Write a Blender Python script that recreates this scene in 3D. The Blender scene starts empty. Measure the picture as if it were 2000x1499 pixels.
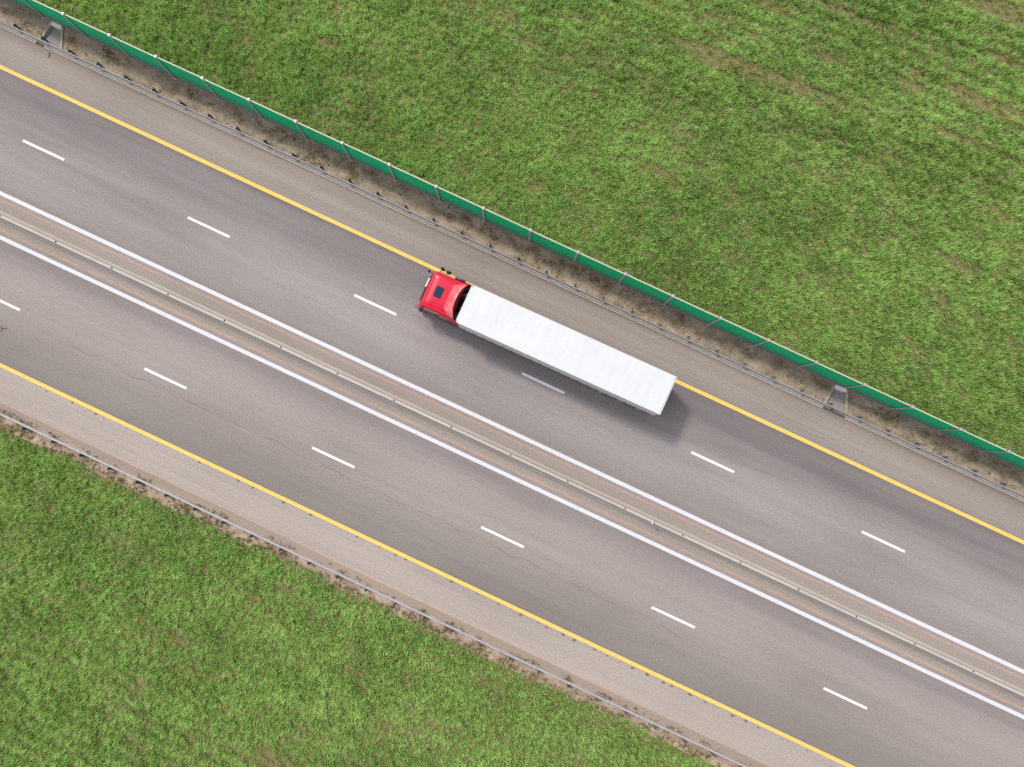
import bpy, bmesh, math, random
from mathutils import Vector, Matrix, noise
random.seed(7)
PI = math.pi
scene = bpy.context.scene
COL = scene.collection

# ------------------------------------------------------------------ helpers
def tag(o, label=None, cat=None, group=None, kind=None):
    if label: o['label'] = label
    if cat: o['category'] = cat
    if group: o['group'] = group
    if kind: o['kind'] = kind
    return o

def obj(name, bm, mats, parent=None, smooth=False, recalc=True):
    me = bpy.data.meshes.new(name)
    if recalc: bmesh.ops.recalc_face_normals(bm, faces=bm.faces[:])
    if smooth:
        for f in bm.faces: f.smooth = True
    bm.to_mesh(me); bm.free()
    if not isinstance(mats, (list, tuple)): mats = [mats]
    for m in mats: me.materials.append(m)
    o = bpy.data.objects.new(name, me); COL.objects.link(o)
    if parent: o.parent = parent
    return o

def empty(name, loc=(0, 0, 0), rz=0):
    o = bpy.data.objects.new(name, None); COL.objects.link(o)
    o.location = loc; o.rotation_euler = (0, 0, rz); o.empty_display_size = .3
    return o

def box(bm, x0, x1, y0, y1, z0, z1, bev=0, seg=2, mi=0):
    vs = [bm.verts.new(p) for p in ((x0,y0,z0),(x1,y0,z0),(x1,y1,z0),(x0,y1,z0),(x0,y0,z1),(x1,y0,z1),(x1,y1,z1),(x0,y1,z1))]
    fs = [bm.faces.new([vs[i] for i in q]) for q in ((0,3,2,1),(4,5,6,7),(0,1,5,4),(1,2,6,5),(2,3,7,6),(3,0,4,7))]
    for f in fs: f.material_index = mi
    if bev:
        es = list({e for f in fs for e in f.edges})
        bmesh.ops.bevel(bm, geom=es, offset=bev, segments=seg, affect='EDGES', profile=.5)
    return bm

def prism(bm, prof, a, b, axis='x', bev=0, seg=2, mi=0):
    """extrude a closed 2-D profile along an axis. axis x: prof=(y,z); axis y: prof=(x,z); axis z: prof=(x,y)"""
    def P(p, t):
        return (t, p[0], p[1]) if axis == 'x' else (p[0], t, p[1]) if axis == 'y' else (p[0], p[1], t)
    A = [bm.verts.new(P(p, a)) for p in prof]; B = [bm.verts.new(P(p, b)) for p in prof]
    n = len(prof); fs = [bm.faces.new(A), bm.faces.new(B[::-1])]
    for i in range(n):
        fs.append(bm.faces.new((A[i], A[(i+1) % n], B[(i+1) % n], B[i])))
    for f in fs: f.material_index = mi
    if bev:
        es = list({e for f in fs for e in f.edges})
        bmesh.ops.bevel(bm, geom=es, offset=bev, segments=seg, affect='EDGES', profile=.5)
    return bm

def cyl(bm, c, r, h, axis='y', n=24, r2=None, mi=0, bev=0):
    M = Matrix.Translation(c)
    if axis == 'y': M = M @ Matrix.Rotation(PI/2, 4, 'X')
    if axis == 'x': M = M @ Matrix.Rotation(PI/2, 4, 'Y')
    r_ = bmesh.ops.create_cone(bm, cap_ends=True, segments=n, radius1=r, radius2=r if r2 is None else r2, depth=h, matrix=M)
    fs = {f for v in r_['verts'] for f in v.link_faces}
    for f in fs: f.material_index = mi
    if bev:
        es = [e for e in {e for f in fs for e in f.edges} if len(e.link_faces) == 2 and e.calc_face_angle(0) > .9]
        bmesh.ops.bevel(bm, geom=es, offset=bev, segments=2, affect='EDGES', profile=.5)
    return bm

def tube(bm, pts, r, n=8, mi=0):
    rings = []
    for i, p in enumerate(pts):
        p = Vector(p); a = Vector(pts[max(i-1, 0)]); b = Vector(pts[min(i+1, len(pts)-1)])
        d = (b-a).normalized(); u = d.cross(Vector((0, 0, 1)))
        if u.length < .1: u = d.cross(Vector((0, 1, 0)))
        u.normalize(); w = d.cross(u)
        rr = r[i] if isinstance(r, (list, tuple)) else r
        rings.append([bm.verts.new(p + rr*(math.cos(2*PI*k/n)*u + math.sin(2*PI*k/n)*w)) for k in range(n)])
    for A, B in zip(rings, rings[1:]):
        for k in range(n):
            bm.faces.new((A[k], A[(k+1) % n], B[(k+1) % n], B[k])).material_index = mi
    bm.faces.new(rings[0][::-1]).material_index = mi; bm.faces.new(rings[-1]).material_index = mi
    return bm

def ellipsoid(bm, c, rx, ry, rz, rot=0, sub=2):
    M = Matrix.Translation(c) @ Matrix.Rotation(rot, 4, 'Z') @ Matrix.Diagonal((rx, ry, rz, 1))
    bmesh.ops.create_icosphere(bm, subdivisions=sub, radius=1, matrix=M)
    return bm

NB = bmesh.new

def s2l(r, g, b):
    f = lambda c: (c/255/12.92) if c/255 <= .04045 else ((c/255+.055)/1.055)**2.4
    return (f(r), f(g), f(b), 1)

# ------------------------------------------------------------------ material helpers
class NT:
    def __init__(self, name):
        self.m = bpy.data.materials.new(name); self.m.use_nodes = True
        self.t = self.m.node_tree; self.n = self.t.nodes; self.l = self.t.links
        self.b = self.n['Principled BSDF']; self._pos = None
    def add(self, ty, **kw):
        x = self.n.new(ty)
        for k, v in kw.items(): setattr(x, k, v)
        return x
    def link(self, a, b): self.l.new(a, b)
    def pos(self, scale=(1, 1, 1), loc=(0, 0, 0), obj_space=False):
        if obj_space:
            g = self.add('ShaderNodeTexCoord').outputs['Object']
        else:
            g = self.add('ShaderNodeNewGeometry').outputs['Position']
        mp = self.add('ShaderNodeMapping'); self.link(g, mp.inputs['Vector'])
        mp.inputs['Scale'].default_value = scale; mp.inputs['Location'].default_value = loc
        return mp.outputs[0]
    def noise(self, vec, scale=1, detail=4, rough=.5, dist=0):
        x = self.add('ShaderNodeTexNoise'); self.link(vec, x.inputs['Vector'])
        x.inputs['Scale'].default_value = scale; x.inputs['Detail'].default_value = detail
        x.inputs['Roughness'].default_value = rough; x.inputs['Distortion'].default_value = dist
        return x.outputs['Fac']
    def ramp(self, fac, stops, interp='LINEAR'):
        x = self.add('ShaderNodeValToRGB'); self.link(fac, x.inputs[0]); cr = x.color_ramp; cr.interpolation = interp
        while len(cr.elements) > 1: cr.elements.remove(cr.elements[0])
        for i, (p, c) in enumerate(stops):
            e = cr.elements[0] if i == 0 else cr.elements.new(p)
            e.position = p
            e.color = (c, c, c, 1) if isinstance(c, (int, float)) else c
        return x.outputs[0]
    def mix(self, fac, a, b, mode='MIX'):
        x = self.add('ShaderNodeMix', data_type='RGBA', blend_type=mode)
        for i, v in ((0, fac), (6, a), (7, b)):
            s = x.inputs[i]
            if isinstance(v, (int, float)): s.default_value = v if i == 0 else (v, v, v, 1)
            elif isinstance(v, tuple): s.default_value = v
            else: self.link(v, s)
        return x.outputs[2]
    def math(self, op, a, b=None, c=None):
        x = self.add('ShaderNodeMath', operation=op)
        for s, v in zip(x.inputs, (a, b, c)):
            if v is None: continue
            if isinstance(v, (int, float)): s.default_value = v
            else: self.link(v, s)
        return x.outputs[0]
    def sep(self, vec):
        x = self.add('ShaderNodeSeparateXYZ'); self.link(vec, x.inputs[0]); return x.outputs
    def color(self, c):
        if isinstance(c, tuple): self.b.inputs['Base Color'].default_value = c
        else: self.link(c, self.b.inputs['Base Color'])
    def set(self, rough=None, metal=None, spec=None, coat=None):
        if rough is not None:
            if isinstance(rough, (int, float)): self.b.inputs['Roughness'].default_value = rough
            else: self.link(rough, self.b.inputs['Roughness'])
        if metal is not None: self.b.inputs['Metallic'].default_value = metal
        if spec is not None: self.b.inputs['Specular IOR Level'].default_value = spec
        if coat is not None:
            self.b.inputs['Coat Weight'].default_value = coat; self.b.inputs['Coat Roughness'].default_value = .08
    def bump(self, h, strength=.3, dist=.02):
        x = self.add('ShaderNodeBump'); self.link(h, x.inputs['Height'])
        x.inputs['Strength'].default_value = strength; x.inputs['Distance'].default_value = dist
        self.link(x.outputs[0], self.b.inputs['Normal'])

def simple(name, col, rough=.5, metal=0, var=.12, scale=6, spec=.5, coat=0, bump=0, obj_space=True):
    M = NT(name); v = M.pos(obj_space=obj_space)
    n = M.noise(v, scale, 5, .6)
    k = M.ramp(n, [(.25, 1-var), (.75, 1+var*.6)])
    M.color(M.mix(1, col, k, 'MULTIPLY')); M.set(rough, metal, spec, coat)
    if bump: M.bump(M.noise(v, scale*6, 3), bump)
    return M.m

# ------------------------------------------------------------------ road material
K = 0.77      # albedo of a surface that photographs at full white
def A(r, g, b, k=1.0):
    c = s2l(r, g, b); return (c[0]*K*k, c[1]*K*k, c[2]*K*k, 1)

def road_material():
    M = NT('weathered_asphalt'); W = M.pos()
    x, y, z = M.sep(W)
    # slightly wandering cross coordinate so bands never run ruler-straight
    wob = M.noise(M.pos((.09, .5, 1)), 1, 3, .5)
    yw = M.math('ADD', y, M.math('MULTIPLY', M.math('SUBTRACT', wob, .5), .7))
    Y0, Y1 = -14.0, 10.5
    def fac(src): return M.math('DIVIDE', M.math('SUBTRACT', src, Y0), Y1-Y0)
    T = lambda v: (v-Y0)/(Y1-Y0)
    # soft tone bands (wheel tracks, joints)
    soft = [(-14, A(176,156,142)), (-12.5, A(196,180,170)), (-10.5, A(190,176,167)),
            (-10.28, A(144,134,131)), (-9.7, A(148,138,134)), (-8.6, A(152,142,137)), (-7.9, A(158,147,142)), (-7.3, A(163,151,147)),
            (-6.4, A(168,156,152)), (-5, A(171,159,156)), (-4.2, A(168,156,154)), (-3.6, A(156,145,145)), (-3.05, A(151,141,140)),
            (-2.87, A(160,148,146)), (-2.3, A(175,163,157)), (-1.9, A(170,158,151)), (-1.1, A(168,156,149)), (-.5, A(168,156,152)),
            (-.25, A(156,146,145)), (.05, A(155,145,144)), (.45, A(162,152,150)), (1.8, A(171,161,161)), (3.3, A(168,158,158)),
            (4.2, A(161,151,151)), (5.0, A(152,142,143)), (5.9, A(145,135,137)), (6.6, A(149,139,140)), (7.15, A(136,126,129)),
            (7.35, A(163,151,146)), (8.4, A(172,159,153)), (9.3, A(164,150,143)), (9.7, A(140,125,115))]
    base1 = M.ramp(fac(yw), [(T(a), c) for a, c in soft[:17]])
    base2 = M.ramp(fac(yw), [(T(a), c) for a, c in soft[16:]])
    sel = M.ramp(fac(yw), [(T(-1.2), 0.0), (T(-1.0), 1.0)])
    base = M.mix(sel, base1, base2)
    # crisp edge where the paler shoulder overlay begins under the lower yellow line
    ysharp = fac(M.math('ADD', y, M.math('MULTIPLY', M.math('SUBTRACT', M.noise(M.pos((1.5, 1.5, 1)), 1, 4), .5), .12)))
    sh = M.ramp(ysharp, [(T(-12.42), 0.0), (T(-12.38), 1.0), (T(-10.35), 1.0), (T(-10.28), 0.0)])
    base = M.mix(M.math('MULTIPLY', sh, .85), base, A(185,171,165))
    dirt = M.ramp(ysharp, [(T(-12.47), 1.0), (T(-12.40), 0.0)])
    base = M.mix(dirt, base, A(172,154,142))
    # pink joints: thin discontinuous lines
    def line(yc, w, col, strength, nscale):
        d = M.math('ABSOLUTE', M.math('SUBTRACT', M.math('ADD', y, M.math('MULTIPLY', M.math('SUBTRACT', M.noise(M.pos((.6, .0, 0), (yc, 0, 0)), 1, 3), .5), .06)), yc))
        m = M.ramp(M.math('DIVIDE', d, w), [(.35, 1.0), (1.0, 0.0)])
        brk = M.ramp(M.noise(M.pos((nscale, 3, 0), (yc*7, 0, 0)), 1, 5, .65), [(.33, 0.15), (.5, 1.0)])
        return M.math('MULTIPLY', M.math('MULTIPLY', m, brk), strength), col
    for yc, w, col, s, ns in ((-.66, .085, A(210,166,150), .62, .8), (-2.42, .085, A(216,172,152), .66, .8),
                              (-12.41, .07, A(214,178,160), .65, .5), (6.75, .05, A(172,145,140), .35, .5)):
        f, c = line(yc, w, col, s, ns); base = M.mix(f, base, c)
    # seams
    for yc, w, s in ((-10.85, .03, .25), (1.25, .02, .12), (8.1, .03, .12)):
        f, c = line(yc, w, A(120,112,112), s, .3); base = M.mix(f, base, c)
    # long streaks and broad mottling
    st = M.noise(M.pos((.05, 2.2, 1)), 1, 6, .6)
    base = M.mix(1, base, M.ramp(st, [(.25, .92), (.75, 1.07)]), 'MULTIPLY')
    st2 = M.noise(M.pos((.12, 9, 1)), 1, 4, .55)
    shd = M.ramp(fac(y), [(T(-10.6), .35), (T(-10.2), 0.25), (T(7.1), 0.25), (T(7.4), 1.0)])
    base = M.mix(M.math('MULTIPLY', shd, .55), base, M.mix(1, base, M.ramp(st2, [(.3, .88), (.7, 1.1)]), 'MULTIPLY'))
    bl = M.noise(M.pos((.07, .22, 1), (3, 1, 0)), 1, 4, .55)
    base = M.mix(1, base, M.ramp(bl, [(.3, .885), (.5, 1.0), (.7, 1.06)]), 'MULTIPLY')
    # darker patch joints crossing the upper lane at a slant
    rot = M.add('ShaderNodeMapping'); M.link(W, rot.inputs['Vector']); rot.inputs['Rotation'].default_value = (0, 0, math.radians(9))
    rot.inputs['Scale'].default_value = (.035, .5, 1); rot.inputs['Location'].default_value = (2.3, .4, 0)
    pj = M.noise(rot.outputs[0], 1, 5, .6, .6)
    up = M.ramp(fac(y), [(T(.2), 0.2), (T(3), 1.0), (T(7), 1.0), (T(7.3), .2)])
    base = M.mix(M.math('MULTIPLY', up, .9), base, M.mix(1, base, M.ramp(pj, [(.36, .84), (.5, 1.0)]), 'MULTIPLY'))
    # aggregate grain
    g1 = M.noise(W, 12, 3, .85); g2 = M.noise(W, 5, 3, .7)
    base = M.mix(1, base, M.ramp(g1, [(.3, .66), (.7, 1.36)]), 'MULTIPLY')
    base = M.mix(1, base, M.ramp(g2, [(.3, .94), (.7, 1.06)]), 'MULTIPLY')
    hue = M.noise(W, 2.2, 4, .7)
    base = M.mix(1, base, M.ramp(hue, [(.35, (1.03, .985, .955, 1)), (.65, (1.0, 1.0, 1.0, 1))]), 'MULTIPLY')
    base = M.mix(1, base, (.985, 1.015, .975, 1), 'MULTIPLY')
    M.color(base); M.set(.9, 0, .25); M.bump(g1, .25, .01)
    return M.m

def paint_material(name, col, wear=.5, var=.06):
    M = NT(name); W = M.pos()
    n = M.noise(W, 14, 5, .75); big = M.noise(M.pos((.4, 3, 1)), 1, 3)
    f = M.ramp(M.math('ADD', M.math('MULTIPLY', n, .75), M.math('MULTIPLY', big, .25)), [(.30-.05*wear, 1.0), (.38, 0.0)])
    worn = M.mix(.55, col, A(168,156,152))
    c = M.mix(M.math('MULTIPLY', f, wear), col, worn)
    c = M.mix(1, c, M.ramp(M.noise(W, 3, 3), [(.3, 1-var), (.7, 1.0)]), 'MULTIPLY')
    M.color(c); M.set(.7, 0, .3)
    return M.m

def soil_material(name, c1, c2, c3, weed, weedamt):
    M = NT(name); W = M.pos()
    n = M.noise(M.pos((.7, 1.2, 1)), 1.3, 6, .65); n2 = M.noise(W, 9, 5, .75); n3 = M.noise(M.pos((1, 1, 1), (9, 3, 0)), .9, 5, .7)
    c = M.ramp(n, [(.3, c1), (.5, c2), (.68, c3)])
    c = M.mix(1, c, M.ramp(n2, [(.3, .72), (.7, 1.22)]), 'MULTIPLY')
    f = M.ramp(n3, [(.62-weedamt, 0.0), (.70-weedamt, 1.0)])
    w = M.mix(M.noise(W, 14, 3, .8), weed, (weed[0]*.35, weed[1]*.4, weed[2]*.4, 1))
    c = M.mix(M.math('MULTIPLY', f, .4), c, w)
    M.color(c); M.set(.95, 0, .15); M.bump(n2, .6, .05)
    return M.m

M_road = road_material()
M_yellow = paint_material('yellow_road_paint', A(255,211,108,1.12), .45)
M_white = paint_material('white_road_paint', A(240,237,240,1.0), .35)
M_dash = paint_material('white_dash_paint', A(244,242,244,1.12), .2)
M_stain = simple('dark_stain', A(138,121,114), .95, var=.35, scale=9, obj_space=False)
M_crack = simple('crack_seal', A(118,110,110), .95, var=.3, scale=5, obj_space=False)
M_concrete = simple('pale_concrete', A(205,196,184), .85, var=.16, scale=2.2, spec=.3, bump=.15, obj_space=False)
M_kerb = simple('kerb_concrete', A(226,211,201), .9, var=.14, scale=2.5, spec=.2, bump=.03, obj_space=False)
M_chwall = simple('channel_wall_concrete', A(206,194,172), .9, var=.2, scale=4, spec=.2, bump=.4, obj_space=False)
M_chfloor = simple('channel_floor_concrete', A(176,164,162), .95, var=.2, scale=5, spec=.2, bump=.2, obj_space=False)
M_chhead = simple('headwall_concrete', (.92, .86, .84, 1), .9, var=.1, scale=5, spec=.2, bump=.3, obj_space=False)
M_plinth = simple('plinth_concrete', A(178,156,150), .9, var=.25, scale=2.5, spec=.2, bump=.3, obj_space=False)
M_galv = simple('galvanised_steel', (.38, .365, .37, 1), .6, .1, var=.2, scale=3, obj_space=False)
M_galvp = simple('galvanised_post', (.16, .17, .21, 1), .5, .5, var=.25, scale=9, obj_space=False)
M_verge = soil_material('verge_soil', A(162,140,120), A(184,163,143), A(210,188,162), A(132,112,72), .11)
M_shoulderdirt = soil_material('edge_soil', A(168,142,122), A(190,166,146), A(218,198,176), A(116,118,62), .10)
M_sub = soil_material('subsoil', A(120,100,80), A(136,114,94), A(150,128,104), A(90,90,50), .1)

def field_material():
    M = NT('field_ground'); W = M.pos()
    n = M.noise(W, 7, 6, .8); s = M.noise(M.pos((.10, .8, 1)), 1, 5, .6); b = M.noise(M.pos((1, 1, 1)), .25, 5, .6)
    c = M.ramp(n, [(.3, (.055, .095, .028, 1)), (.5, (.115, .17, .048, 1)), (.7, (.20, .27, .085, 1))])
    soil = M.mix(n, (.10, .065, .035, 1), (.22, .15, .09, 1))
    f = M.ramp(s, [(.52, 0.0), (.66, .7)])
    c = M.mix(f, c, soil)
    c = M.mix(1, c, M.ramp(b, [(.3, .8), (.7, 1.15)]), 'MULTIPLY')
    M.color(c); M.set(1, 0, .1); M.bump(n, 1, .1)
    return M.m
M_field = field_material()

def soil_under():
    M = NT('crop_soil'); W = M.pos()
    n = M.noise(W, 7, 6, .8)
    c = M.ramp(n, [(.3, (.09, .11, .035, 1)), (.5, (.20, .18, .08, 1)), (.7, (.40, .29, .17, 1))])
    M.color(c); M.set(1, 0, .1); M.bump(n, 1, .05)
    return M.m
M_cropsoil = soil_under()

# ------------------------------------------------------------------ SETTING: ground, road, verges
def sheet(name, rects, mats, z=0, sub=None, parent=None, rough=0):
    bm = NB()
    for r in rects:
        x0, x1, y0, y1 = r[:4]
        zz = z if not sub else z
        if sub:
            nx = max(1, int((x1-x0)/sub)); ny = max(1, int((y1-y0)/sub))
            g = [[bm.verts.new((x0+(x1-x0)*i/nx, y0+(y1-y0)*j/ny, z)) for j in range(ny+1)] for i in range(nx+1)]
            for i in range(nx+1):
                for j in range(ny+1):
                    v = g[i][j]
                    edge = min(j, ny-j)/max(1, ny)*2
                    v.co.z += rough*min(1, edge*3)*noise.noise(Vector((v.co.x*1.1, v.co.y*1.6, 3.3)))
            for i in range(nx):
                for j in range(ny):
                    bm.faces.new((g[i][j], g[i+1][j], g[i+1][j+1], g[i][j+1])).smooth = True
        else:
            bm.faces.new([bm.verts.new(p) for p in ((x0,y0,z),(x1,y0,z),(x1,y1,z),(x0,y1,z))])
    o = obj(name, bm, mats, parent, recalc=False)
    return o

ground = tag(sheet('ground', [(-2500, 2500, -2500, 2500)], M_sub, -.5), kind='structure')
L = 600
# ----- road with the stains and cracks worn into it (second and third materials of the same mesh)
bm = NB()
xs = [-L, -60, 60, L]
for a, b in zip(xs, xs[1:]):
    bm.faces.new([bm.verts.new(p) for p in ((a, -12.95, 0), (b, -12.95, 0), (b, 9.95, 0), (a, 9.95, 0))])
def blob(cx, cy, rx, ry, mi, z=.003, seed=0):
    n = 14; vs = []
    for k in range(n):
        a = 2*PI*k/n; r = 1+.45*noise.noise(Vector((math.cos(a)*1.3+cx*3.1, math.sin(a)*1.3+cy, seed)))
        vs.append(bm.verts.new((cx+rx*r*math.cos(a), cy+ry*r*math.sin(a), z)))
    bm.faces.new(vs).material_index = mi
stains = [(-27.98,-10.52),(-26.17,-10.43),(-24.47,-10.47),(-23.92,-10.5),(-22.23,-10.44),(-21.27,-10.42),(-17.09,-10.44),(-16.48,-10.42),(-14.32,-10.43),(-13.28,-10.42),
 (-11.1,-10.45),(-9.2,-10.43),(-7.4,-10.42),(-5.9,-10.44),(-4.32,-10.42),(-3.19,-10.43),(-2.46,-10.43),(-.9,-10.44),(.8,-10.45),(2.6,-10.46),(4.1,-10.47),(5.68,-10.49),(6.87,-10.47),(7.47,-10.5),(8.63,-10.48),(9.41,-10.5),
 (10.8,-10.47),(11.71,-10.51),(12.64,-10.49),(13.49,-10.51),(14.5,-10.48),(15.63,-10.52),(16.21,-10.49),(17.49,-10.48),(18.53,-10.51),(19.38,-10.49),(20.47,-10.53),(21.37,-10.5),(22.23,-10.53),(23.8,-10.5),(25.6,-10.5)]
for i, (x, y) in enumerate(stains):
    r = random.uniform(.04, .125); blob(x, y-.03, r*random.uniform(1, 1.4), r*.8, 1, .0025+.00003*i)
for i in range(46):    # smaller specks beside the line and scattered bits
    x = random.uniform(-30, 30); y = -10.45-abs(random.gauss(0, .16)); r = random.uniform(.015, .045)
    blob(x, y, r, r*.8, 1, .0042)
for i in range(60):
    x = random.uniform(-42, 38); y = random.uniform(-10, 9); r = random.uniform(.012, .035)
    blob(x, y, r, r*.7, 1, .0045)
def crack(x0, x1, y0, y1, amp, w, seed):
    x = x0; prev = None; i = 0
    while x < x1:
        t = (x-x0)/(x1-x0)
        y = y0+(y1-y0)*t + amp*noise.noise(Vector((x*.35, seed, 0))) + amp*.7*noise.noise(Vector((x*1.4, seed+5, 0))) + amp*.35*noise.noise(Vector((x*5, seed+9, 0)))
        vis = noise.noise(Vector((x*.5, seed+20, 1)))
        ww = w*max(0, min(1, .55+vis*1.6))*random.uniform(.5, 1.3)
        a = bm.verts.new((x, y-ww/2, .0033)); b = bm.verts.new((x, y+ww/2, .0033))
        if prev and ww > .002 and prev[2] > .002:
            bm.faces.new((prev[0], a, b, prev[1])).material_index = 2
        prev = (a, b, ww); x += random.uniform(.08, .16); i += 1
crack(-30, -17, -7.2, -7.35, .28, .030, 2); crack(-17.5, 4, -7.3, -7.35, .26, .034, 4); crack(4, 18, -7.3, -7.4, .2, .022, 7)
crack(18, 34, -7.4, -7.2, .2, .012, 9); crack(-26, 10, -8.55, -8.6, .1, .010, 12)
crack(-5, 12, -3.9, -4.1, .06, .008, 17)
road = tag(obj('road', bm, [M_road, M_stain, M_crack], recalc=False), kind='structure')

def strip(name, x0, x1, y, w, mat, z=.004, n=60, jit=.006):
    bm = NB(); prev = None
    for i in range(n+1):
        x = x0+(x1-x0)*i/n
        j1 = jit*noise.noise(Vector((x*1.7, y, 0))); j2 = jit*noise.noise(Vector((x*1.7, y, 5)))
        a = bm.verts.new((x, y-w/2+j1, z)); b = bm.verts.new((x, y+w/2+j2, z))
        if prev: bm.faces.new((prev[0], a, b, prev[1]))
        prev = (a, b)
    return obj(name, bm, mat, road, recalc=False)
strip('edge_line', -L, L, 7.215, .235, M_yellow, .007, 2400)['label'] = 'yellow edge line passing under the lorry'
strip('edge_line', -L, L, -.265, .25, M_white, .007, 2400)['label'] = 'white line above the median barrier'
strip('edge_line', -L, L, -2.865, .25, M_white, .007, 2400)['label'] = 'white line below the median barrier'
strip('edge_line', -L, L, -10.285, .225, M_yellow, .007, 2400)['label'] = 'yellow edge line beside the pale shoulder'
for k in range(-3, 11):
    x = -36.71+11.98*k; strip('lane_dash', x, x+3.02, 3.46, .165, M_dash, .008, 20)
for k in range(-4, 10):
    x = -22.94+11.98*k; strip('lane_dash', x, x+3.02, -6.565, .165, M_dash, .008, 20)

# verge between guardrail and noise barrier (leaves the two drainage channels open)
CH1 = (-38.75, -37.0); CH2 = (17.60, 19.30)
tag(sheet('verge', [(-L, -60, 9.95, 11.62), (-60, CH1[0], 9.95, 11.62), (CH1[1], CH2[0], 9.95, 11.62), (CH2[1], 60, 9.95, 11.62), (60, L, 9.95, 11.62)], M_verge, .02, .22, rough=.07), kind='structure')
tag(sheet('dirt_strip', [(-L, L, -13.9, -12.95)], M_shoulderdirt, -.004, .4, rough=.05), kind='structure')
# kerb strip under the upper guardrail
bm = NB()
for a, b in ((-L, CH1[0]-.05), (-38.2, CH2[0]+.1), (CH2[1]-.05, L)):
    box(bm, a, b, 9.58, 9.80, -.1, .11, .02, 1)
tag(obj('kerb', bm, M_kerb), kind='structure')
# fields
bm = NB()
for r in ((-2500, 2500, 11.62, 2500), (-2500, 2500, -2500, -13.9)):
    bm.faces.new([bm.verts.new(p) for p in ((r[0],r[2],-.02),(r[1],r[2],-.02),(r[1],r[3],-.02),(r[0],r[3],-.02))])
for f in bm.faces: f.material_index = 0
tag(obj('field', bm, M_field, recalc=False), kind='structure')
bm = NB()
for poly in ([(-52, 11.65), (46, 11.65), (44, 24), (27, 45), (14, 45), (-52, 17)], [(-38, -13.88), (-42, -18), (-25, -39), (-15, -39), (33, -13.88)]):
    bm.faces.new([bm.verts.new((x, y, -.012)) for x, y in poly])
tag(obj('field_soil', bm, M_cropsoil), kind='structure')

# ------------------------------------------------------------------ GRASS (geometry-node tufts on a cloud of points)
def blade_material(name, dark, mid, light, dry, dryamt):
    M = NT(name)
    at = M.add('ShaderNodeAttribute', attribute_type='INSTANCER', attribute_name='tint')
    ob = M.add('ShaderNodeTexCoord')
    _, _, zz = M.sep(ob.outputs['Object'])
    W = M.pos()
    isl = M.add('ShaderNodeNewGeometry').outputs['Random Per Island']
    t = M.math('ADD', at.outputs['Fac'], M.math('MULTIPLY', M.math('SUBTRACT', isl, .5), 1.15))
    t = M.math('ADD', t, M.math('MULTIPLY', M.math('SUBTRACT', M.noise(W, 5, 2, .5), .5), .7))
    c = M.ramp(t, [(.1, dark), (.45, mid), (.85, light)])
    d = M.add('ShaderNodeAttribute', attribute_type='INSTANCER', attribute_name='dry')
    c = M.mix(d.outputs['Fac'], c, dry)
    M.color(c); M.set(.7, 0, .10)
    tr = M.add('ShaderNodeBsdfTranslucent'); M.link(c, tr.inputs[0])
    mx = M.add('ShaderNodeMixShader'); mx.inputs[0].default_value = .48
    M.link(M.b.outputs[0], mx.inputs[1]); M.link(tr.outputs[0], mx.inputs[2])
    M.link(mx.outputs[0], M.n['Material Output'].inputs[0])
    return M.m
M_blade = blade_material('wheat_blade', (.12, .215, .04, 1), (.375, .65, .125, 1), (.78, .95, .40, 1), (.66, .48, .24, 1), .2)
M_weed = blade_material('weed_leaf', (.14, .115, .035, 1), (.30, .235, .08, 1), (.44, .38, .13, 1), (.50, .36, .20, 1), .3)

def tuft_object(name, mat, nb, lo, hi, w, lean, spread, seed, segs=3):
    rnd = random.Random(seed); bm = NB()
    for b in range(nb):
        a = rnd.uniform(0, 2*PI); px = rnd.gauss(0, spread); py = rnd.gauss(0, spread)
        ln = rnd.uniform(lo, hi); ben = rnd.uniform(*lean); d = Vector((math.cos(a), math.sin(a), 0)); s = Vector((-d.y, d.x, 0))
        if rnd.random() < .5: s = (s + Vector((0, 0, rnd.uniform(-.8, .8)))).normalized()
        ww = w*rnd.uniform(.7, 1.3); p = Vector((px, py, -.01)); ang = rnd.uniform(.05, .3); prev = None
        for k in range(segs+1):
            t = k/segs; hw = ww*(1-t**1.6)*.5
            if k == segs: cur = (bm.verts.new(p),)
            else: cur = (bm.verts.new(p-s*hw), bm.verts.new(p+s*hw))
            if prev:
                f = bm.faces.new((prev[0], prev[1], cur[1], cur[0]) if len(cur) == 2 else (prev[0], prev[1], cur[0]))
                f.smooth = True
            prev = cur
            p = p + (d*math.sin(ang) + Vector((0, 0, math.cos(ang))))*(ln/segs); ang += ben/segs
    me = bpy.data.meshes.new(name); bm.to_mesh(me); bm.free(); me.materials.append(mat)
    return bpy.data.objects.new(name, me)      # source shape for the instancer only, never linked to the scene

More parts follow.
